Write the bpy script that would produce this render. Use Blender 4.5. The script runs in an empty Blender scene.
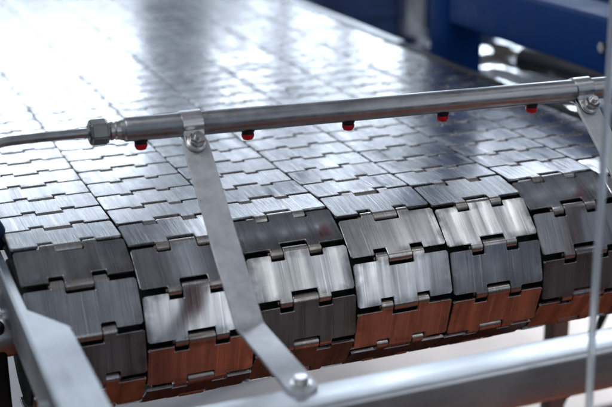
import bpy, bmesh, math, random
from mathutils import Vector, Matrix
random.seed(7)
S = 0.001                      # everything below is in millimetres, built at real size
sc = bpy.context.scene
col = sc.collection
PI = math.pi
R = math.radians

# ------------------------------------------------------------------ materials
def new_mat(name):
    m = bpy.data.materials.new(name); m.use_nodes = True
    nt = m.node_tree
    b = nt.nodes['Principled BSDF']
    return m, nt, b

def N(nt, kind, **kw):
    n = nt.nodes.new(kind)
    for k, v in kw.items():
        if k.startswith('i_'):
            n.inputs[k[2:].replace('_', ' ')].default_value = v
        else:
            setattr(n, k, v)
    return n

def ramp(nt, fac, stops):
    r = nt.nodes.new('ShaderNodeValToRGB')
    e = r.color_ramp.elements
    e[0].position, e[0].color = stops[0][0], (*stops[0][1], 1)
    e[1].position, e[1].color = stops[-1][0], (*stops[-1][1], 1)
    for p, c in stops[1:-1]:
        x = e.new(p); x.color = (*c, 1)
    nt.links.new(fac, r.inputs['Fac'])
    return r.outputs['Color']

def g(v): return (v, v, v)

def mapr(nt, v, a, b, c, d):
    m = N(nt, 'ShaderNodeMapRange')
    m.inputs[1].default_value = a; m.inputs[2].default_value = b
    m.inputs[3].default_value = c; m.inputs[4].default_value = d
    nt.links.new(v, m.inputs[0]); return m.outputs[0]

def mth(nt, op, a, b=None):
    m = N(nt, 'ShaderNodeMath', operation=op)
    for i, v in enumerate((a, b)):
        if v is None: continue
        if isinstance(v, (int, float)): m.inputs[i].default_value = v
        else: nt.links.new(v, m.inputs[i])
    return m.outputs[0]

def mixc(nt, f, a, b, mode='MIX'):
    m = N(nt, 'ShaderNodeMix', data_type='RGBA', blend_type=mode)
    for i, v in ((0, f), (6, a), (7, b)):
        if isinstance(v, (int, float)): m.inputs[i].default_value = v
        elif isinstance(v, tuple): m.inputs[i].default_value = (*v, 1)
        else: nt.links.new(v, m.inputs[i])
    return m.outputs[2]

def noise(nt, vec, scale, detail=3, rough=.55, mapping=None, dist=0):
    if mapping:
        mp = N(nt, 'ShaderNodeMapping'); mp.inputs['Scale'].default_value = mapping
        nt.links.new(vec, mp.inputs['Vector']); vec = mp.outputs['Vector']
    n = N(nt, 'ShaderNodeTexNoise', i_Scale=scale, i_Detail=detail, i_Roughness=rough, i_Distortion=dist)
    nt.links.new(vec, n.inputs['Vector'])
    return n.outputs['Fac']

def link_steel():
    m, nt, b = new_mat('worn_slat_steel')
    tc = N(nt, 'ShaderNodeTexCoord'); oi = N(nt, 'ShaderNodeObjectInfo')
    rnd = oi.outputs['Random']
    off = N(nt, 'ShaderNodeCombineXYZ')
    for i in range(3): nt.links.new(mth(nt, 'MULTIPLY', rnd, (37.0, 91.0, 53.0)[i]), off.inputs[i])
    va = N(nt, 'ShaderNodeVectorMath', operation='ADD')
    nt.links.new(tc.outputs['Object'], va.inputs[0]); nt.links.new(off.outputs[0], va.inputs[1])
    v = va.outputs[0]
    broad = noise(nt, v, 1, 3, .5, (110, 9, 30))          # wide wear bands along the travel
    fine = noise(nt, v, 1, 4, .65, (1100, 28, 60))        # fine scratches along the travel
    blot = noise(nt, v, 60, 4, .6)
    rnd2 = mth(nt, 'FRACT', mth(nt, 'MULTIPLY', rnd, 17.31))
    # base colour: clean steel to dull grey film
    c = ramp(nt, broad, [(.30, (.33, .335, .345)), (.5, (.60, .605, .61)), (.68, (.86, .86, .86))])
    c = mixc(nt, mapr(nt, fine, .45, .62, 0, .35), c, (.86, .86, .86))
    c = mixc(nt, mapr(nt, blot, .35, .75, 0, .35), c, (.30, .30, .31))
    c = mixc(nt, mapr(nt, rnd2, 0, 1, 0, .35), c, (.27, .275, .29))
    scr = noise(nt, v, 1, 2, .5, (520, 5, 40), 1.2)            # sparse long scratches
    c = mixc(nt, mapr(nt, scr, .64, .70, 0, .6), c, (.92, .92, .92))
    c = mixc(nt, mapr(nt, scr, .34, .29, 0, .5), c, (.16, .16, .17))
    # greasy film creeping in from the plate edges
    sp0 = N(nt, 'ShaderNodeSeparateXYZ'); nt.links.new(tc.outputs['Object'], sp0.inputs[0])
    ex = mapr(nt, mth(nt, 'ABSOLUTE', sp0.outputs['X']), .033, .0415, 0, 1); ey = mapr(nt, mth(nt, 'ABSOLUTE', sp0.outputs['Y']), .012, .0185, 0, 1)
    edge = mth(nt, 'MAXIMUM', ex, ey)
    plate = mapr(nt, mth(nt, 'ABSOLUTE', sp0.outputs['Y']), .0178, .0188, 1, .12)
    grime = mth(nt, 'MULTIPLY', mth(nt, 'MULTIPLY', edge, plate), mapr(nt, blot, .38, .62, 0, 1))
    c = mixc(nt, mth(nt, 'MULTIPLY', grime, .65), c, (.15, .14, .135))
    # brownish film round the hinge knuckles
    sp = N(nt, 'ShaderNodeSeparateXYZ'); nt.links.new(tc.outputs['Object'], sp.inputs[0])
    ay = mth(nt, 'ABSOLUTE', sp.outputs['Y']); ax = mth(nt, 'ABSOLUTE', sp.outputs['X'])
    near = mapr(nt, ay, .0165, .0200, 0, 1)
    mid = mapr(nt, ax, .0235, .0215, 0, 1)
    st = mth(nt, 'MULTIPLY', mth(nt, 'MULTIPLY', near, mid), mapr(nt, blot, .35, .6, .25, .8))
    c = mixc(nt, mth(nt, 'MULTIPLY', st, .7), c, (.62, .52, .43))
    nt.links.new(c, b.inputs['Base Color'])
    b.inputs['Metallic'].default_value = 1
    ro = mth(nt, 'ADD', mapr(nt, rnd, 0, 1, .12, .17), mapr(nt, broad, .3, .7, .08, -.02))
    ro = mth(nt, 'ADD', ro, mapr(nt, fine, .4, .65, .0, .07))
    ro = mth(nt, 'ADD', ro, mth(nt, 'MULTIPLY', mth(nt, 'MAXIMUM', st, grime), .14))
    nt.links.new(ro, b.inputs['Roughness'])
    h = mth(nt, 'ADD', mth(nt, 'MULTIPLY', fine, .5), mth(nt, 'MULTIPLY', broad, .5))
    wav = noise(nt, v, 45, 2, .5)
    bp = N(nt, 'ShaderNodeBump', i_Strength=.07, i_Distance=.00012); nt.links.new(h, bp.inputs['Height'])
    bp2 = N(nt, 'ShaderNodeBump', i_Strength=.02, i_Distance=.0003)
    nt.links.new(wav, bp2.inputs['Height']); nt.links.new(bp.outputs[0], bp2.inputs['Normal'])
    nt.links.new(bp2.outputs[0], b.inputs['Normal'])
    return m

def steel(name, base=.55, rough=.3, axis=(900, 40, 900), tint=(1, 1, 1), var=.25, bump=.15, blot_s=35):
    m, nt, b = new_mat(name)
    tc = N(nt, 'ShaderNodeTexCoord'); v = tc.outputs['Object']
    fine = noise(nt, v, 1, 4, .6, axis)
    blot = noise(nt, v, blot_s, 5, .62)
    lo = tuple(base * (1 - var) * t for t in tint); hi = tuple(min(1, base * (1 + var)) * t for t in tint)
    c = ramp(nt, blot, [(.3, lo), (.7, hi)])
    c = mixc(nt, mapr(nt, fine, .4, .65, 0, .3), c, tuple(min(1, base * 1.35) * t for t in tint))
    nt.links.new(c, b.inputs['Base Color']); b.inputs['Metallic'].default_value = 1
    ro = mth(nt, 'ADD', mapr(nt, blot, .3, .7, rough - .05, rough + .09), mapr(nt, fine, .4, .65, 0, .08))
    nt.links.new(ro, b.inputs['Roughness'])
    bp = N(nt, 'ShaderNodeBump', i_Strength=bump, i_Distance=.0003); nt.links.new(fine, bp.inputs['Height'])
    nt.links.new(bp.outputs[0], b.inputs['Normal'])
    return m

def plain(name, c, rough=.5, var=.15, scale=60, coat=0, bump=.1, spec=.5):
    m, nt, b = new_mat(name)
    tc = N(nt, 'ShaderNodeTexCoord')
    n = noise(nt, tc.outputs['Object'], scale, 5, .6)
    cc = ramp(nt, n, [(.3, tuple(x * (1 - var) for x in c)), (.7, tuple(min(1, x * (1 + var)) for x in c))])
    nt.links.new(cc, b.inputs['Base Color'])
    nt.links.new(mapr(nt, n, .3, .7, rough - .05, rough + .08), b.inputs['Roughness'])
    b.inputs['Coat Weight'].default_value = coat
    b.inputs['Specular IOR Level'].default_value = spec
    bp = N(nt, 'ShaderNodeBump', i_Strength=bump, i_Distance=.0005); nt.links.new(n, bp.inputs['Height'])
    nt.links.new(bp.outputs[0], b.inputs['Normal'])
    return m

def clear_rod():
    m, nt, b = new_mat('clear_plastic')
    b.inputs['Base Color'].default_value = (.85, .9, .95, 1); b.inputs['Roughness'].default_value = .25
    b.inputs['Transmission Weight'].default_value = .55; b.inputs['IOR'].default_value = 1.3
    return m

def floor_mat():
    m, nt, b = new_mat('red_brown_tiles')
    tc = N(nt, 'ShaderNodeTexCoord'); v = tc.outputs['Object']
    br = N(nt, 'ShaderNodeTexBrick', offset=.5)
    br.inputs['Color1'].default_value = (.25, .046, .011, 1); br.inputs['Color2'].default_value = (.17, .031, .009, 1)
    br.inputs['Mortar'].default_value = (.16, .10, .08, 1); br.inputs['Scale'].default_value = 1
    br.inputs['Brick Width'].default_value = .24; br.inputs['Row Height'].default_value = .115
    br.inputs['Mortar Size'].default_value = .004
    nt.links.new(v, br.inputs['Vector'])
    n = noise(nt, v, 3, 6, .6)
    c = mixc(nt, mapr(nt, n, .40, .62, 0, .9), br.outputs['Color'], (.07, .020, .011))
    nt.links.new(c, b.inputs['Base Color'])
    nt.links.new(mapr(nt, n, .3, .7, .22, .42), b.inputs['Roughness'])
    bp = N(nt, 'ShaderNodeBump', i_Strength=.4, i_Distance=.002)
    nt.links.new(mth(nt, 'SUBTRACT', n, br.outputs['Fac']), bp.inputs['Height'])
    nt.links.new(bp.outputs[0], b.inputs['Normal'])
    return m

M = dict(
    link=link_steel(),
    edge=steel('worn_glint_edge', .88, .48, (300, 300, 300), (1, .99, .97), .12, .1, 120),  # bevel rims: wear plus edge highlight put into the brighter colour
    pin=steel('pin_steel', .40, .35, (60, 900, 900), (1, .82, .68)),
    pipe=steel('brushed_pipe', .52, .29, (6, 900, 900), (.98, .99, 1), .22, .4, 60),
    nut=steel('dull_nut_steel', .34, .34, (300, 300, 300), (1, .99, .97)),
    clip=steel('clip_steel', .72, .28, (40, 500, 500), (1, .99, .98)),
    arm=steel('dull_flat_steel', .84, .50, (250, 250, 250), (.98, .99, 1), .14, .2, 90),
    bolt=steel('bolt_steel', .72, .26, (300, 300, 300), (1, .99, .97)),
    rail=steel('polished_rail', .85, .28, (12, 500, 500), (.95, .98, 1), .12, .2, 18),
    frame=steel('frame_steel', .74, .36, (300, 12, 300), (.94, .98, 1.0), .15, .12, 25),
    tray=steel('wet_sheet_steel', .7, .08, (30, 30, 30), (.95, .98, 1), .2, .5, 14),
    dark=plain('black_plastic', (.014, .014, .015), .45),
    bed=plain('dark_wear_plastic', (.02, .021, .023), .6),
    red=plain('red_plastic', (.9, .010, .022), .32, .1, 90),
    blue=plain('blue_paint', (.004, .052, .23), .5, .2, 9, 0, .1, .08),
    bluek=plain('blue_plastic', (.006, .035, .11), .35),
    slate=plain('dark_blue_sheet', (.03, .07, .20), .45, .35, 5),
    beige=plain('beige_plastic', (.36, .31, .26), .5, .2, 12),
    rod=clear_rod(),
    white=plain('white_plastic', (.82, .85, .88), .42, .06, 40),
    legm=plain('brown_rubbed_paint', (.34, .22, .18), .5, .3, 12),
    concrete=plain('stained_concrete', (.105, .085, .075), .5, .35, 3),
    floor=floor_mat(),
    sheen=plain('pale_floor_sheen', (.70, .66, .65), .5, .2, 5),  # pale tone imitates sheen on the floor below the chains
)

# ------------------------------------------------------------------ geometry helpers
def link_obj(name, me, parent=None, loc=(0, 0, 0)):
    o = bpy.data.objects.new(name, me); col.objects.link(o)
    o.location = [c * S for c in loc]
    if parent: o.parent = parent
    return o

def finish(name, bm, mat, parent=None, loc=(0, 0, 0), smooth=True, ang=35):
    bmesh.ops.recalc_face_normals(bm, faces=bm.faces)
    for v in bm.verts: v.co *= S
    me = bpy.data.meshes.new(name)
    if smooth:
        for f in bm.faces: f.smooth = True
        for e in bm.edges:
            if len(e.link_faces) == 2 and e.calc_face_angle(0) > R(ang): e.smooth = False
    bm.to_mesh(me); bm.free()
    me.materials.append(mat)
    return link_obj(name, me, parent, loc)

def merge(bm, other):
    me = bpy.data.meshes.new('tmp'); other.to_mesh(me); other.free(); bm.from_mesh(me)
    bpy.data.meshes.remove(me)

def add_box(bm, x0, x1, y0, y1, z0, z1, bev=0, seg=2, mat=None):
    b = bmesh.new(); bmesh.ops.create_cube(b, size=1)
    for v in b.verts:
        v.co = Vector(((x0 + x1) / 2 + v.co.x * (x1 - x0), (y0 + y1) / 2 + v.co.y * (y1 - y0), (z0 + z1) / 2 + v.co.z * (z1 - z0)))
    if bev: bmesh.ops.bevel(b, geom=list(b.edges), offset=bev, segments=seg, profile=.5, affect='EDGES')
    if mat: bmesh.ops.transform(b, matrix=mat, verts=b.verts)
    merge(bm, b)

def add_rev(bm, prof, axis_from, axis_dir, seg=40, roll=0):
    """lathe: prof = [(distance along axis, radius)], closed at both ends"""
    d = Vector(axis_dir).normalized(); q = d.to_track_quat('Z', 'Y')
    o = Vector(axis_from); b = bmesh.new(); rings = []
    for (h, r) in prof:
        if r <= 1e-6: rings.append([b.verts.new(o + d * h)])
        else:
            rings.append([b.verts.new(o + q @ Vector((r * math.cos(roll + 2 * PI * k / seg), r * math.sin(roll + 2 * PI * k / seg), h))) for k in range(seg)])
    for a, c in zip(rings, rings[1:]):
        for k in range(seg):
            k2 = (k + 1) % seg
            if len(a) == 1 and len(c) == 1: continue
            if len(a) == 1: b.faces.new((a[0], c[k2], c[k]))
            elif len(c) == 1: b.faces.new((a[k], a[k2], c[0]))
            else: b.faces.new((a[k], a[k2], c[k2], c[k]))
    if len(rings[0]) > 1: b.faces.new(rings[0][::-1])
    if len(rings[-1]) > 1: b.faces.new(rings[-1])
    merge(bm, b)

def add_cyl(bm, p0, p1, r, seg=40, bev=.4):
    d = Vector(p1) - Vector(p0); L = d.length
    add_rev(bm, [(0, r - bev), (bev, r), (L - bev, r), (L, r - bev)], p0, d, seg)

def add_hex(bm, p0, d, af, h, ch=.6, roll=0):
    """hexagonal bolt head: across flats af, height h, chamfered"""
    r = af / math.sqrt(3)
    b = bmesh.new()
    add_rev(b, [(0, r * .97), (.3, r), (h - ch, r), (h, r * .88)], p0, d, 6, roll)
    bmesh.ops.bevel(b, geom=list(b.edges), offset=.25, segments=2, affect='EDGES')
    merge(bm, b)

def add_plate(bm, outline, thick, mat, bev=.4):
    """flat polygon (x, y) extruded from z=0 down to -thick, then transformed"""
    b = bmesh.new()
    vs = [b.verts.new((x, y, 0)) for x, y in outline]
    f = b.faces.new(vs)
    r = bmesh.ops.extrude_face_region(b, geom=[f])
    for v in r['geom']:
        if isinstance(v, bmesh.types.BMVert): v.co.z -= thick
    bmesh.ops.recalc_face_normals(b, faces=b.faces)
    if bev:
        es = [e for e in b.edges if e.calc_face_angle(0) > R(60)]
        bmesh.ops.bevel(b, geom=es, offset=bev, segments=2, affect='EDGES')
    bmesh.ops.transform(b, matrix=mat, verts=b.verts)
    merge(bm, b)

def sweep(bm, pts, r, seg=20):
    pts = [Vector(p) for p in pts]; rings = []
    up = Vector((0, 0, 1))
    for i, p in enumerate(pts):
        d = (pts[min(i + 1, len(pts) - 1)] - pts[max(i - 1, 0)]).normalized()
        a = d.cross(up)
        if a.length < 1e-3: a = Vector((1, 0, 0))
        a.normalize(); c = a.cross(d)
        rr = r[i] if isinstance(r, (list, tuple)) else r
        rings.append([bm.verts.new(p + a * rr * math.cos(2 * PI * k / seg) + c * rr * math.sin(2 * PI * k / seg)) for k in range(seg)])
    for a, c in zip(rings, rings[1:]):
        for k in range(seg): bm.faces.new((a[k], a[(k + 1) % seg], c[(k + 1) % seg], c[k]))
    bm.faces.new(rings[0][::-1]); bm.faces.new(rings[-1])

def bez(a, b, c, d, n=12):
    a, b, c, d = map(Vector, (a, b, c, d))
    return [a * (1 - t)**3 + b * 3 * t * (1 - t)**2 + c * 3 * t * t * (1 - t) + d * t**3 for t in [i / n for i in range(n + 1)]]

def thing(name, label, cat, loc=(0, 0, 0), group=None):
    o = bpy.data.objects.new(name, None); col.objects.link(o)
    o.empty_display_size = .02
    o.location = [c * S for c in loc]
    o['label'] = label; o['category'] = cat
    if group: o['group'] = group
    return o

def tag(o, label, cat, group=None):
    o['label'] = label; o['category'] = cat
    if group: o['group'] = group
    return o

# ------------------------------------------------------------------ one chain link
P = 38.1; W = 85.0; RP = 66.36; HT = 4.8; TH = 2.6
def link_mesh(flip):
    xs = [-41.85, -21.7, -21.0, -11.0, -10.4, 10.4, 11.0, 21.0, 21.7, 41.85]
    ye = P / 2 - 1.5; yn = P / 2 - 6.6
    # along-travel stations: near curl, near shoulder, body, far shoulder, far curl
    def curl(sign, n=14):
        out = []
        for k in range(1, n + 1):
            a = R(235) * k / n
            out.append((sign * (P / 2 + HT * math.sin(a)), HT * math.cos(a), sign * math.sin(a), math.cos(a)))
        return out
    near = curl(-1)[::-1]; far = curl(1)
    st = [(*q, 'nc') for q in near] + [(-P / 2, HT, 0, 1, 'nc'), (-ye, HT, 0, 1, 'ns'), (-yn, HT, 0, 1, 'body'),
          (yn, HT, 0, 1, 'fs'), (ye, HT, 0, 1, 'fc'), (P / 2, HT, 0, 1, 'fc')] + [(*q, 'x') for q in far]
    # interval j lies between station j and j+1; type from which side it belongs
    def kind(j):
        y0, y1 = st[j][0], st[j + 1][0]
        n_near = len(near)
        if j < n_near + 1: return 'nc'
        if j == n_near + 1: return 'ns'
        if j == n_near + 2: return 'body'
        if j == n_near + 3: return 'fs'
        return 'fc'
    def present(i, k):
        xm = abs((xs[i] + xs[i + 1]) / 2)
        if k == 'body': return True
        if k == 'ns': return xm > 11.0
        if k == 'nc': return 11.0 < xm < 21.0
        if k == 'fs': return xm < 10.4 or xm > 21.7
        if k == 'fc': return xm < 10.4
    bm = bmesh.new(); T = {}; B = {}
    def tv(i, j, bot):
        D = B if bot else T
        if (i, j) not in D:
            y, z, ny, nz, _ = st[j]; o = TH if bot else 0
            D[(i, j)] = bm.verts.new((xs[i], y - ny * o, z - nz * o))
        return D[(i, j)]
    cells = {(i, j) for i in range(len(xs) - 1) for j in range(len(st) - 1) if present(i, kind(j))}
    for (i, j) in cells:
        bm.faces.new((tv(i, j, 0), tv(i + 1, j, 0), tv(i + 1, j + 1, 0), tv(i, j + 1, 0)))
        bm.faces.new((tv(i, j, 1), tv(i, j + 1, 1), tv(i + 1, j + 1, 1), tv(i + 1, j, 1)))
        for (di, dj, a, b) in ((-1, 0, (i, j), (i, j + 1)), (1, 0, (i + 1, j), (i + 1, j + 1)), (0, -1, (i, j), (i + 1, j)), (0, 1, (i, j + 1), (i + 1, j + 1))):
            if (i + di, j + dj) not in cells:
                bm.faces.new((tv(*a, 0), tv(*b, 0), tv(*b, 1), tv(*a, 1)))
    bmesh.ops.recalc_face_normals(bm, faces=bm.faces)
    bmesh.ops.dissolve_limit(bm, angle_limit=R(1), use_dissolve_boundaries=False, verts=bm.verts, edges=bm.edges)
    # round the four plate corners, then break every sharp edge
    ce = [e for e in bm.edges if all(abs(abs(v.co.x) - 41.85) < .01 and abs(abs(v.co.y) - ye) < .01 for v in e.verts) and abs(e.verts[0].co.z - e.verts[1].co.z) > 1]
    bmesh.ops.bevel(bm, geom=ce, offset=1.1, segments=3, affect='EDGES')
    se = [e for e in bm.edges if len(e.link_faces) == 2 and e.calc_face_angle(0) > R(48)]
    bmesh.ops.bevel(bm, geom=se, offset=.46, segments=2, affect='EDGES', clamp_overlap=False)
    # lugs under the plate that hang into the sprocket, slight crown of the plate
    for v in bm.verts:
        if flip: v.co.x, v.co.y = -v.co.x, -v.co.y
    bmesh.ops.dissolve_degenerate(bm, dist=1e-4, edges=bm.edges)
    bmesh.ops.recalc_face_normals(bm, faces=bm.faces)
    for v in bm.verts: v.co *= S
    me = bpy.data.meshes.new('chain_link')
    bm.normal_update()
    for f in bm.faces: f.smooth = abs(f.normal.z) < .9995 and abs(f.normal.x) < .9995      # plates stay truly flat, rounded edges smooth
    for e in bm.edges:
        if len(e.link_faces) == 2 and e.calc_face_angle(0) > R(30): e.smooth = False
    for f in bm.faces:
        if f.smooth and f.calc_area() < .000012 and f.calc_center_median().z > .0035 and abs(f.calc_center_median().y) < (P / 2 - 1) * S: f.material_index = 1
    bm.to_mesh(me); bm.free(); me.materials.append(M['link']); me.materials.append(M['edge'])
    return me
LINK = {False: link_mesh(False), True: link_mesh(True)}
bm = bmesh.new(); add_cyl(bm, (-22.6, 0, 0), (22.6, 0, 0), 2.1, 16, .3)
pin0 = finish('hinge_pin', bm, M['pin']); PIN = pin0.data; bpy.data.objects.remove(pin0)

ANG = 2 * math.asin(P / 2 / RP)
def joint(s):
    """pin position for arc parameter s (in pitches, 0 = top tangent point)"""
    if s <= 0: return Vector((-s * P, 0))
    a = s * ANG
    if a <= PI: return Vector((-RP * math.sin(a), RP * math.cos(a) - RP))
    d = (a - PI) / ANG * P                      # slack return run, sagging a little
    return Vector((d, -2 * RP - 9 * math.sin(min(1, d / 260) * PI / 2)))

frac = [.25, .66, .25, .68, .76, .23, .50]
flip = [True, False, False, True, False, False, True]
labels = [
    'leftmost steel slat chain, mirror bright on top, running beside the left side frame',
    'steel slat chain directly behind the near flat arm, second in from the left frame',
    'steel slat chain just right of the near flat arm, dark on its roller shoulder',
    'middle one of the seven steel slat chains, under the middle red nozzle',
    'steel slat chain with a pale worn slat on its shoulder and orange slats below',
    'steel slat chain running under the far flat arm, with one bright white slat',
    'rightmost steel slat chain, mostly out of frame beyond the thin pale rod']
for s in range(7):
    t = thing('slat_chain', labels[s], 'conveyor chain', (-W / 2 + W * s, 0, 0), 'steel slat chains side by side over the roller')
    kmax = 7
    for k in range(-36, kmax):
        a = joint(frac[s] + k - 1); b = joint(frac[s] + k)       # a = far pin, b = near pin
        c = (a + b) / 2; d = a - b
        o = bpy.data.objects.new('chain_link', LINK[flip[s]]); col.objects.link(o); o.parent = t
        curved = k >= 0
        o.location = (random.uniform(-.25, .25) * S, c.x * S, (c.y + random.uniform(-.1, .1)) * S)
        w = .8 if curved else (.16 if k > -6 else .04)
        o.rotation_euler = (math.atan2(d.y, d.x) + R(random.gauss(0, w * .7)), R(random.gauss(0, w * .5)), R(random.gauss(0, .12)))
        if k >= -8:
            p = bpy.data.objects.new('hinge_pin', PIN); col.objects.link(p); p.parent = o
            p.location = (0, -P / 2 * S, 0)

# ------------------------------------------------------------------ drive shaft with sprockets, bed
t = thing('drive_shaft', 'dark drive shaft with toothed sprockets hidden inside the curve of the chains', 'shaft', (0, 0, -RP))
bm = bmesh.new(); add_cyl(bm, (-118, 0, 0), (545, 0, 0), 17.5, 40, 1); finish('shaft', bm, M['bolt'], t)
for s in range(7):
    bm = bmesh.new(); n = 22; rr = []
    b = bmesh.new(); prof = []
    for k in range(n * 4):
        a = 2 * PI * k / (n * 4); prof.append(((58.5 if k % 4 in (0, 1) else 50) * math.cos(a), (58.5 if k % 4 in (0, 1) else 50) * math.sin(a)))
    rot = Matrix.Translation((-W / 2 + W * s + 16, 0, 0)) @ Matrix.Rotation(R(90), 4, 'Y')
    add_plate(bm, prof, 32, rot, .5)
    add_rev(bm, [(0, 57), (84, 57)], (-W / 2 + W * s - 42, 0, 0), (1, 0, 0), 48)  # unseen drum added to block light between sprocket and slats
    finish('sprocket', bm, M['bed'], t, smooth=False)
t = thing('conveyor_bed', 'dark bed of wear strips carrying the flat run of the chains', 'conveyor bed', (0, 0, -60))
for s in range(7):
    for q in (-30, 30):
        bm = bmesh.new(); add_box(bm, -W / 2 + W * s + q - 10, -W / 2 + W * s + q + 10, 12, 1330, 42, 56.5, 1)
        finish('wear_strip', bm, M['bed'], t)
bm = bmesh.new(); add_box(bm, -84, 508, 70, 1330, 36, 41.5, 1); finish('bed_plate', bm, M['bed'], t)
for (x, y) in ((514, 170), (514, 900), (-112, 900)):
    bm = bmesh.new(); add_box(bm, x, x + 20, y, y + 22, -733.5, 36, 2); finish('leg', bm, M['legm'], t)

# ------------------------------------------------------------------ left side frame
t = thing('side_frame', 'grey blue steel side frame with a flared flange in the lower left corner', 'machine frame', (-93, 0, -50))
bm = bmesh.new()
out = [(-95, 1330), (-95, -420), (-66.5, -420), (-66.5, -137), (-88.2, -98), (-87.5, 1330)]
add_plate(bm, [(x + 93, y) for x, y in out], 3, Matrix.Translation((0, 0, 43)), 1.35)
finish('flange', bm, M['frame'], t)
bm = bmesh.new(); add_box(bm, -2, 1.4, -420, 1330, 3, 39.8, .8); finish('web', bm, M['frame'], t)
for y in (-205, -300):
    bm = bmesh.new(); add_hex(bm, (-2, y, 20), (-1, 0, 0), 10, 5); finish('bolt', bm, M['bolt'], t)

t = thing('flange_bearing', 'black flange bearing bolted below the left side frame', 'bearing', (-104, 20, -85))
bm = bmesh.new(); add_box(bm, -6, 9, -36, 45, -75, 34, 3, 3); add_rev(bm, [(0, 34), (8, 30), (14, 26), (14, 18), (10, 17)], (-6, -20, 18), (-1, 0, 0), 40)
finish('housing', bm, M['dark'], t)
for (y, z) in ((-26, 27), (-10, -45), (36, 27), (36, -66)):
    bm = bmesh.new()
    add_rev(bm, [(0, 8.5), (1.6, 8.5)], (-6, y, z), (-1, 0, 0), 28); add_hex(bm, (-7.6, y, z), (-1, 0, 0), 12, 6); add_cyl(bm, (-13, y, z), (-19, y, z), 3.6, 20)
    finish('bolt', bm, M['bolt'], t)

bm = bmesh.new()
add_rev(bm, [(0, 3.5), (10, 3.5), (10.5, 8), (13, 10), (21, 10), (24, 8), (25, 4), (25, 0)], (-86, 38, -8), (-.45, -.3, 1), 28)
tag(finish('clamp_knob', bm, M['bluek']), 'small dark blue plastic knob at the left edge of the chains', 'knob')

# ------------------------------------------------------------------ front rail
t = thing('front_rail', 'square stainless rail crossing blurred in front of the roller', 'rail', (300, -250, -46))
bm = bmesh.new(); add_box(bm, -365, 470, -15.5, 15.5, -15.5, 15.5, 3.2, 4); finish('tube', bm, M['rail'], t)
bm = bmesh.new(); add_box(bm, 470.2, 474, -15.3, 15.3, -15.3, 15.3, 1.5, 2); finish('end_cap', bm, M['dark'], t)
bm = bmesh.new(); add_box(bm, 420, 450, 17, 47, -747.5, 15, 3, 3); finish('leg', bm, M['rail'], t)

# ------------------------------------------------------------------ spray pipe
PX0, PZ0, PD = 18.5, 86.4, -1.9 / 85
def pz(x): return PZ0 + (x - PX0) * PD
PY = -9.8
def pp(x, dy=0, dz=0): return (x, PY + dy, pz(x) + dz)
t = thing('spray_pipe', 'brushed stainless spray pipe crossing above the chains with red nozzles below', 'pipe', pp(200))
def L(pt): return tuple(a - b for a, b in zip(pt, pp(200)))
ax = (1, 0, PD)
bm = bmesh.new()
add_rev(bm, [(0, 6.5), (0, 7.6), (2.4, 8.0), (3.4, 9.0), (4.2, 9.3), (700, 9.3)], L(pp(3)), ax, 64); finish('tube', bm, M['pipe'], t)
bm = bmesh.new()
add_rev(bm, [(0, 6.2), (1, 7.2), (3, 7.2), (4, 6.4), (5, 7.2), (8.5, 7.2)], L(pp(-5.4)), ax, 40); finish('coupling', bm, M['bolt'], t)
bm = bmesh.new(); b = bmesh.new()
add_rev(b, [(0, 8.4), (1.6, 10.4), (13.6, 10.4), (15.2, 8.4)], L(pp(-20.6)), ax, 6, R(12)); bmesh.ops.bevel(b, geom=list(b.edges), offset=.9, segments=3, affect='EDGES'); merge(bm, b)
finish('compression_nut', bm, M['nut'], t)
bm = bmesh.new()
line = [L(pp(-19)), L(pp(-50, 0, -.1)), L(pp(-76, 0, -.8))] + [tuple(q) for q in bez(L(pp(-78, 0, -.9)), L(pp(-90, 0, -1)), L(pp(-98, -2, -7)), L(pp(-108, -6, -14)), 10)] + [L(pp(-150, -24, -52))]
sweep(bm, line, 3.7, 24); finish('feed_tube', bm, M['pipe'], t)
for k in range(6):
    x = PX0 + 85 * k
    z0 = pz(x) - 9.0
    bm = bmesh.new(); add_rev(bm, [(0, 5.4), (1.6, 5.4), (2.0, 4.7), (3.6, 4.7)], L((x, PY, z0 + .8)), (0, 0, -1), 32)
    nz = finish('spray_nozzle', bm, M['dark'], t)
    bm = bmesh.new(); add_rev(bm, [(0, 4.9), (.5, 5.1), (2.2, 4.9), (4.3, 3.8), (4.6, 3.2), (4.6, 1.1), (4.0, 1.0), (4.0, 0)], L((x, PY, z0 - 2.7)), (0, 0, -1), 32)
    finish('nozzle_cap', bm, M['red'], nz)

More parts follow.
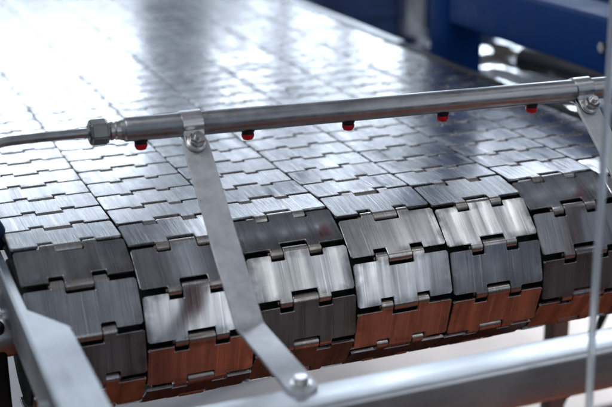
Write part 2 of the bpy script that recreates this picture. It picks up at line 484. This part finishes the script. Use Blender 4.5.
# ------------------------------------------------------------------ the two support arms
adir = Vector((0, -117, -103)).normalized()
anrm = Vector((0, adir.z, -adir.y)); anrm = anrm if anrm.z > 0 else -anrm      # faces up and towards the camera
def support(x, label):
    pc = Vector((x, PY, pz(x)))
    t = thing('pipe_support', label, 'bracket', (x, -240.8, -31), 'flat steel arms holding the spray pipe')
    o = Vector((x, -240.8, -31))
    # clip: band round the pipe with an ear running down the arm
    bm = bmesh.new(); b = bmesh.new(); w = 8; n = 44
    pts = []
    r0 = 9.5; r1 = 10.9
    for k in range(n + 1):
        a = R(30) + R(300) * k / n
        pts.append((a, r0, r1))
    def P2(a, r): return pc + adir * r * math.cos(a) + anrm * r * math.sin(a)
    rows = []
    for a, ri, ro in pts:
        rows.append([b.verts.new(P2(a, r) + Vector((sx * w, 0, 0)) - o) for (r, sx) in ((ro, -1), (ro, 1), (ri, 1), (ri, -1))])
    for A, B_ in zip(rows, rows[1:]):
        for q in range(4): b.faces.new((A[q], A[(q + 1) % 4], B_[(q + 1) % 4], B_[q]))
    b.faces.new(rows[0][::-1]); b.faces.new(rows[-1])
    merge(bm, b)
    Mx = Matrix((Vector((1, 0, 0)), adir, anrm)).transposed().to_4x4()
    for side in (1, -1):
        lift = anrm * (2.9 if side > 0 else -1.4 - .1)
        outl = [(-w, 8.3), (w, 8.3), (w, 19)] + [(w * math.cos(R(a)), 19 + 7.5 * math.sin(R(a))) for a in range(15, 180, 15)] + [(-w, 19)]
        add_plate(bm, outl, 1.4, Matrix.Translation(pc - o + lift) @ Mx, .3)
    # bridges from the band to the ears
    for sgn in (1, -1):
        q0 = pc + adir * 8.6 + anrm * (5.0 * sgn)
        add_plate(bm, [(-w + .05, 0), (w - .05, 0), (w - .05, 5.2), (-w + .05, 5.2)], 1.3,
                  Matrix.Translation(q0 - o) @ Mx @ Matrix.Rotation(R(-28 * sgn), 4, 'X'), .2)
    finish('pipe_clip', bm, M['clip'], t)
    bc = pc + adir * 19
    top = bc + anrm * 3.0
    bm = bmesh.new(); add_rev(bm, [(0, 7.2), (.2, 7.5), (1.3, 7.5), (1.5, 7.2)], top - o, anrm, 36); add_rev(bm, [(0, 5.6), (1.0, 5.6)], top - o + anrm * 1.5, anrm, 30)
    add_hex(bm, top - o + anrm * 2.5, anrm, 10.4, 5.6, .9, R(17)); add_cyl(bm, top - o + anrm * 8.1, top - o + anrm * 11, 2.9, 20)
    finish('clip_bolt', bm, M['bolt'], t)
    # arm: rounded top, slopes to the bend, then lies level to the rail
    w2 = 10.4
    bend = Vector((x, -139.7, -27.8))
    e0 = pc + adir * 19 - o
    Ls = ((bend - o) - e0).length; R3 = 11; nseg = 6
    bm = bmesh.new(); b = bmesh.new()
    d1 = (bend - o - e0).normalized(); d2 = Vector((0, -1, 0))
    n1 = Vector((0, d1.z, -d1.y)); n1 = n1 if n1.z > 0 else -n1
    n2 = Vector((0, 0, 1))
    path = []      # (point on top face, normal, halfwidth)
    for k in range(9):
        a = R(90) * k / 8; path.append((e0 - d1 * 9.5 * math.cos(a) , n1, max(.6, w2 * math.sin(a))))
    L1 = Ls - 5
    for k in range(1, 9): path.append((e0 + d1 * L1 * k / 8, n1, w2))
    for k in range(1, 6):
        f = k / 6; d = d1.lerp(d2, f).normalized(); pt = (bend - o) - d1 * 5 * (1 - f)**2 + d2 * 5 * f**2
        path.append((pt, n1.lerp(n2, f).normalized(), w2))
    L2 = 108
    for k in range(1, 6): path.append((bend - o + d2 * (5 + (L2 - 5 - w2) * k / 5), n2, w2))
    for k in range(1, 9):
        a = R(90) * k / 8; path.append((bend - o + d2 * (L2 - w2 + w2 * math.sin(a)), n2, max(.6, w2 * math.cos(a))))
    rows = []
    for pt, nn, hw in path:
        rows.append([b.verts.new(pt + Vector((sx * hw, 0, 0)) - nn * dz) for (sx, dz) in ((-1, 0), (1, 0), (1, 3), (-1, 3))])
    for A, B_ in zip(rows, rows[1:]):
        for q in range(4): b.faces.new((A[q], A[(q + 1) % 4], B_[(q + 1) % 4], B_[q]))
    b.faces.new(rows[0][::-1]); b.faces.new(rows[-1])
    bmesh.ops.recalc_face_normals(b, faces=b.faces)
    es = [e for e in b.edges if e.calc_face_angle(0) > R(50)]
    bmesh.ops.bevel(b, geom=es, offset=.45, segments=2, affect='EDGES')
    merge(bm, b); finish('arm', bm, M['arm'], t)
    bm = bmesh.new(); q = bend - o + Vector((0, -L2 + w2, 0))
    add_rev(bm, [(0, 7), (1.4, 7)], q, (0, 0, 1), 30); add_hex(bm, q + Vector((0, 0, 1.4)), (0, 0, 1), 9, 4, .7, R(20))
    finish('foot_bolt', bm, M['bolt'], t)
support(57.4, 'near flat steel arm, bent, bolted from the pipe down to the front rail')
support(406.3, 'far flat steel arm at the right edge, clipped to the pipe below the blue beam')

# ------------------------------------------------------------------ thin vertical rod at the right
bm = bmesh.new(); sweep(bm, [(281, -221, 420), (257.5, -258.6, 139.1), (228.3, -299.3, -2.6), (222, -309.5, -40), (190, -360, -215)], 2.4, 20)
tag(finish('thin_rod', bm, M['rod']), 'thin pale rod rising out of focus at the right edge in front of the rail', 'rod')

# ------------------------------------------------------------------ right side of the conveyor and what stands behind
t = thing('guide_rail', 'blurred pale steel guide rail along the far right edge of the chains', 'guide rail', (520, 600, 0))
bm = bmesh.new(); add_box(bm, 0, 13, -10, 900, -4, 5, 2.5, 3); finish('rail_strip', bm, M['rail'], t)
bm = bmesh.new(); add_box(bm, 1, 11, -680, -10.5, -4, 3, 2, 3); finish('wear_lip', bm, M['bed'], t)
bm = bmesh.new(); add_box(bm, 2, 12, -680, 900, -60, -4.5, 1); finish('rail_web', bm, M['bed'], t)

t = thing('blue_frame', 'dark blue painted steel post and beam of the machine behind the chains', 'machine frame', (590, 521, -16))
bm = bmesh.new(); add_box(bm, -31, 22, 0, 52, -84, 800, 5, 3); finish('post', bm, M['blue'], t)
bm = bmesh.new(); add_box(bm, -60, 900, -5, 57, -144, -84.5, 4); finish('cross_member', bm, M['blue'], t)
bm = bmesh.new(); add_box(bm, -30, 29, -1300, -.5, 54, 115, 5, 3); finish('beam', bm, M['blue'], t)
for y in (-345,):
    bm = bmesh.new(); add_hex(bm, (-30, y, 84), (-1, 0, 0), 11, 5); finish('beam_bolt', bm, M['nut'], t)

bm = bmesh.new(); add_box(bm, 640, 1600, 1010, 1700, -120, 70, 6); add_box(bm, 1540, 1590, 1640, 1690, -799, -120.5, 3); add_box(bm, 700, 750, 1640, 1690, -799, -120.5, 3)
for z in (-95, -40, 15):
    add_box(bm, 650, 1590, 1005.5, 1009.7, z, z + 14, 1.5)
tag(finish('machine_cabinet', bm, M['slate']), 'dark blue grey machine housing blurred at the top behind the guide rail', 'cabinet')
bm = bmesh.new(); add_box(bm, 721, 757, 970, 1003, -119, 420, 4)
tag(finish('steel_post', bm, M['frame']), 'pale steel upright just left of the blue post', 'post')

# dished wet tray beside the chains: gives the broken white glints under the beam
bm = bmesh.new(); n = 60
vs = {}
for i in range(31):
    for j in range(n + 1):
        x = 545 + 12 * i; y = 60 + 16 * j
        z = -62 + 9 * math.sin(x * .041 + 1) * math.sin(y * .027) + 3.5 * math.sin(x * .07 + y * .045)
        vs[i, j] = bm.verts.new((x, y, z))
top = []
for i in range(30):
    for j in range(n): top.append(bm.faces.new((vs[i, j], vs[i + 1, j], vs[i + 1, j + 1], vs[i, j + 1])))
r = bmesh.ops.extrude_face_region(bm, geom=top)
for v in r['geom']:
    if isinstance(v, bmesh.types.BMVert): v.co.z -= 2
tag(finish('drip_tray', bm, M['tray']), 'wet dented stainless tray with white glints under the blue beam', 'tray')
bm = bmesh.new(); sweep(bm, bez((700, 560, -30), (740, 430, -22), (700, 300, -30), (760, 100, -30), 24), 17, 28)
tag(finish('suction_hose', bm, M['dark']), 'thick black hose lying on the tray under the blue beam', 'hose')
bm = bmesh.new(); sweep(bm, [(800, 860, -22), (790, 700, -22), (772, 560, -24)], 20, 28)
tag(finish('conduit_pipe', bm, M['beige']), 'dull beige pipe beside the black hose under the blue beam', 'pipe')

bm = bmesh.new(); add_box(bm, -500, 1500, 560, 1700, -612, -600, 5); add_box(bm, -480, -440, 1600, 1640, -793.5, -612.5); add_box(bm, 1400, 1440, 1600, 1640, -793.5, -612.5); add_box(bm, -480, -440, 600, 640, -793.5, -612.5); add_box(bm, 1400, 1440, 600, 640, -793.5, -612.5)  # pale sheet added to imitate bright floor sheen under the chains
tag(finish('added_pale_sheet', bm, M['sheen']), 'added pale sheet in place of bright floor sheen between the roller and front rail', 'pale sheet')

bm = bmesh.new(); sweep(bm, bez((640, 230, -225), (600, 200, -262), (560, 190, -300), (500, 180, -420), 20) + [Vector((470, 175, -560))], 5, 14)
tag(finish('drain_hose', bm, M['dark']), 'thin black hose hanging below the rightmost chains', 'hose')

# ------------------------------------------------------------------ floor
bm = bmesh.new(); q = 20000
f = [bm.verts.new(v) for v in ((-q, -q, 0), (q, -q, 0), (q, q, 0), (-q, q, 0))]; bm.faces.new(f)
fl = finish('floor', bm, M['concrete'], None, (0, 0, -800), smooth=False); fl['kind'] = 'structure'
bm = bmesh.new(); add_box(bm, -650, 2600, -1150, 1500, -799, -794, 1)
pt = finish('tiled_path', bm, M['floor'], None, smooth=False); pt['kind'] = 'structure'

# ------------------------------------------------------------------ light
w = bpy.data.worlds.new('World'); sc.world = w; w.use_nodes = True
nt = w.node_tree; bg = nt.nodes['Background']
tc = N(nt, 'ShaderNodeTexCoord'); sp = N(nt, 'ShaderNodeSeparateXYZ'); nt.links.new(tc.outputs['Generated'], sp.inputs[0])
c = ramp(nt, mapr(nt, sp.outputs['Z'], -1, 1, 0, 1), [(0, (.05, .02, .012)), (.46, (.05, .035, .03)), (.50, (.07, .075, .09)), (.58, (.12, .15, .20)),
     (.68, (.16, .19, .24)), (.80, (.12, .135, .165)), (1, (.10, .105, .12))])
nt.links.new(c, bg.inputs['Color']); bg.inputs['Strength'].default_value = 1.0

def lamp(name, loc, target, sx, sy, rad, colr=(.85, .92, 1)):
    d = bpy.data.lights.new(name, 'AREA'); d.shape = 'RECTANGLE'; d.size = sx; d.size_y = sy
    d.energy = rad * PI * sx * sy; d.color = colr
    o = bpy.data.objects.new(name, d); col.objects.link(o); o.location = loc
    o.rotation_euler = (Vector(target) - Vector(loc)).to_track_quat('-Z', 'Y').to_euler()
    return o
def window(x0, x1, z0, z1, rad, Y=5.0, c=(.77, .87, 1)):
    d = lamp('window_light', ((x0 + x1) / 2, Y, (z0 + z1) / 2), ((x0 + x1) / 2, Y - 1, (z0 + z1) / 2), x1 - x0, z1 - z0, rad, c)
    return d
window(-2.4, 1.22, .82, 1.40, 6.2)
window(-2.4, 1.0, 1.425, 1.70, .45)
window(1.60, 1.93, .92, 1.22, 5)
window(1.23, 1.9, 1.38, 1.55, 1.4)
window(2.04, 2.29, .78, .94, 11)
window(2.40, 2.70, .88, 1.06, 13)
window(1.80, 1.97, .68, .78, 5)
window(3.03, 3.20, 1.44, 1.70, 6.5)
window(2.22, 2.38, 1.38, 1.62, 5)
window(3.60, 3.86, 1.60, 1.90, 7)
window(2.95, 4.1, .85, 1.2, 9)
d = bpy.data.lights.new('sheet_fill_spot', 'SPOT'); d.energy = 300; d.spot_size = R(38); d.spot_blend = .7; d.shadow_soft_size = .1  # added spot, only brightens the pale sheet under the chains
o = bpy.data.objects.new('sheet_fill_spot', d); col.objects.link(o); o.location = (2.6, 1.6, .3)
o.rotation_euler = (Vector((.7, 1.0, -.6)) - o.location).to_track_quat('-Z', 'Y').to_euler()
def dirlamp(az, el, D, sx, sy, rad, c=(.93, .96, 1)):
    a, e = R(az), R(el)
    p = Vector((.2 + D * math.cos(e) * math.sin(a), D * math.cos(e) * math.cos(a), D * math.sin(e)))
    return lamp('unseen_panel_light', p, (.2, -.05, -.05), sx, sy, rad, c)
dirlamp(153, 34, 4.0, .95, 1.5, .85)  # unseen lamp panel behind the camera, mirrored in the slats
dirlamp(162, 11, 4.0, 1.25, .85, .95)          # unseen lamp panel standing in for a pale wall behind the camera
dirlamp(-100, 62, 3.5, 1.8, 1.6, 2.6)  # added panel high on the left, brightens the flat arms
dirlamp(116, 57, 3.5, .8, .7, 1.3)            # roof light to the right
d = bpy.data.lights.new('floor_fill_spot', 'SPOT'); d.energy = 430; d.spot_size = R(24); d.spot_blend = .8; d.shadow_soft_size = .08; d.color = (1, .96, .9)  # added spot, brightens the tiles mirrored in the lowest slats
o = bpy.data.objects.new('floor_fill_spot', d); col.objects.link(o); o.location = (-1.5, -1.3, 1.1)
o.rotation_euler = (Vector((.95, -.45, -.8)) - o.location).to_track_quat('-Z', 'Y').to_euler()
window(1.7, 4.6, 2.5, 3.12, 10)

# ------------------------------------------------------------------ camera
cam = bpy.data.cameras.new('camera'); co = bpy.data.objects.new('camera', cam); col.objects.link(co)
co.location = (-.18821496, -.88051916, .32189730)
co.rotation_euler = (1.24758794, 0.01384492, -0.37638886)
cam.sensor_width = 36; cam.lens = 1219.691 / 612 * 36
cam.clip_start = .01; cam.clip_end = 100
cam.dof.use_dof = True; cam.dof.focus_distance = .985; cam.dof.aperture_fstop = 5.4
sc.camera = co
sc.view_settings.view_transform = 'Standard'; sc.view_settings.look = 'None'
sc.view_settings.exposure = .15; sc.view_settings.gamma = 1
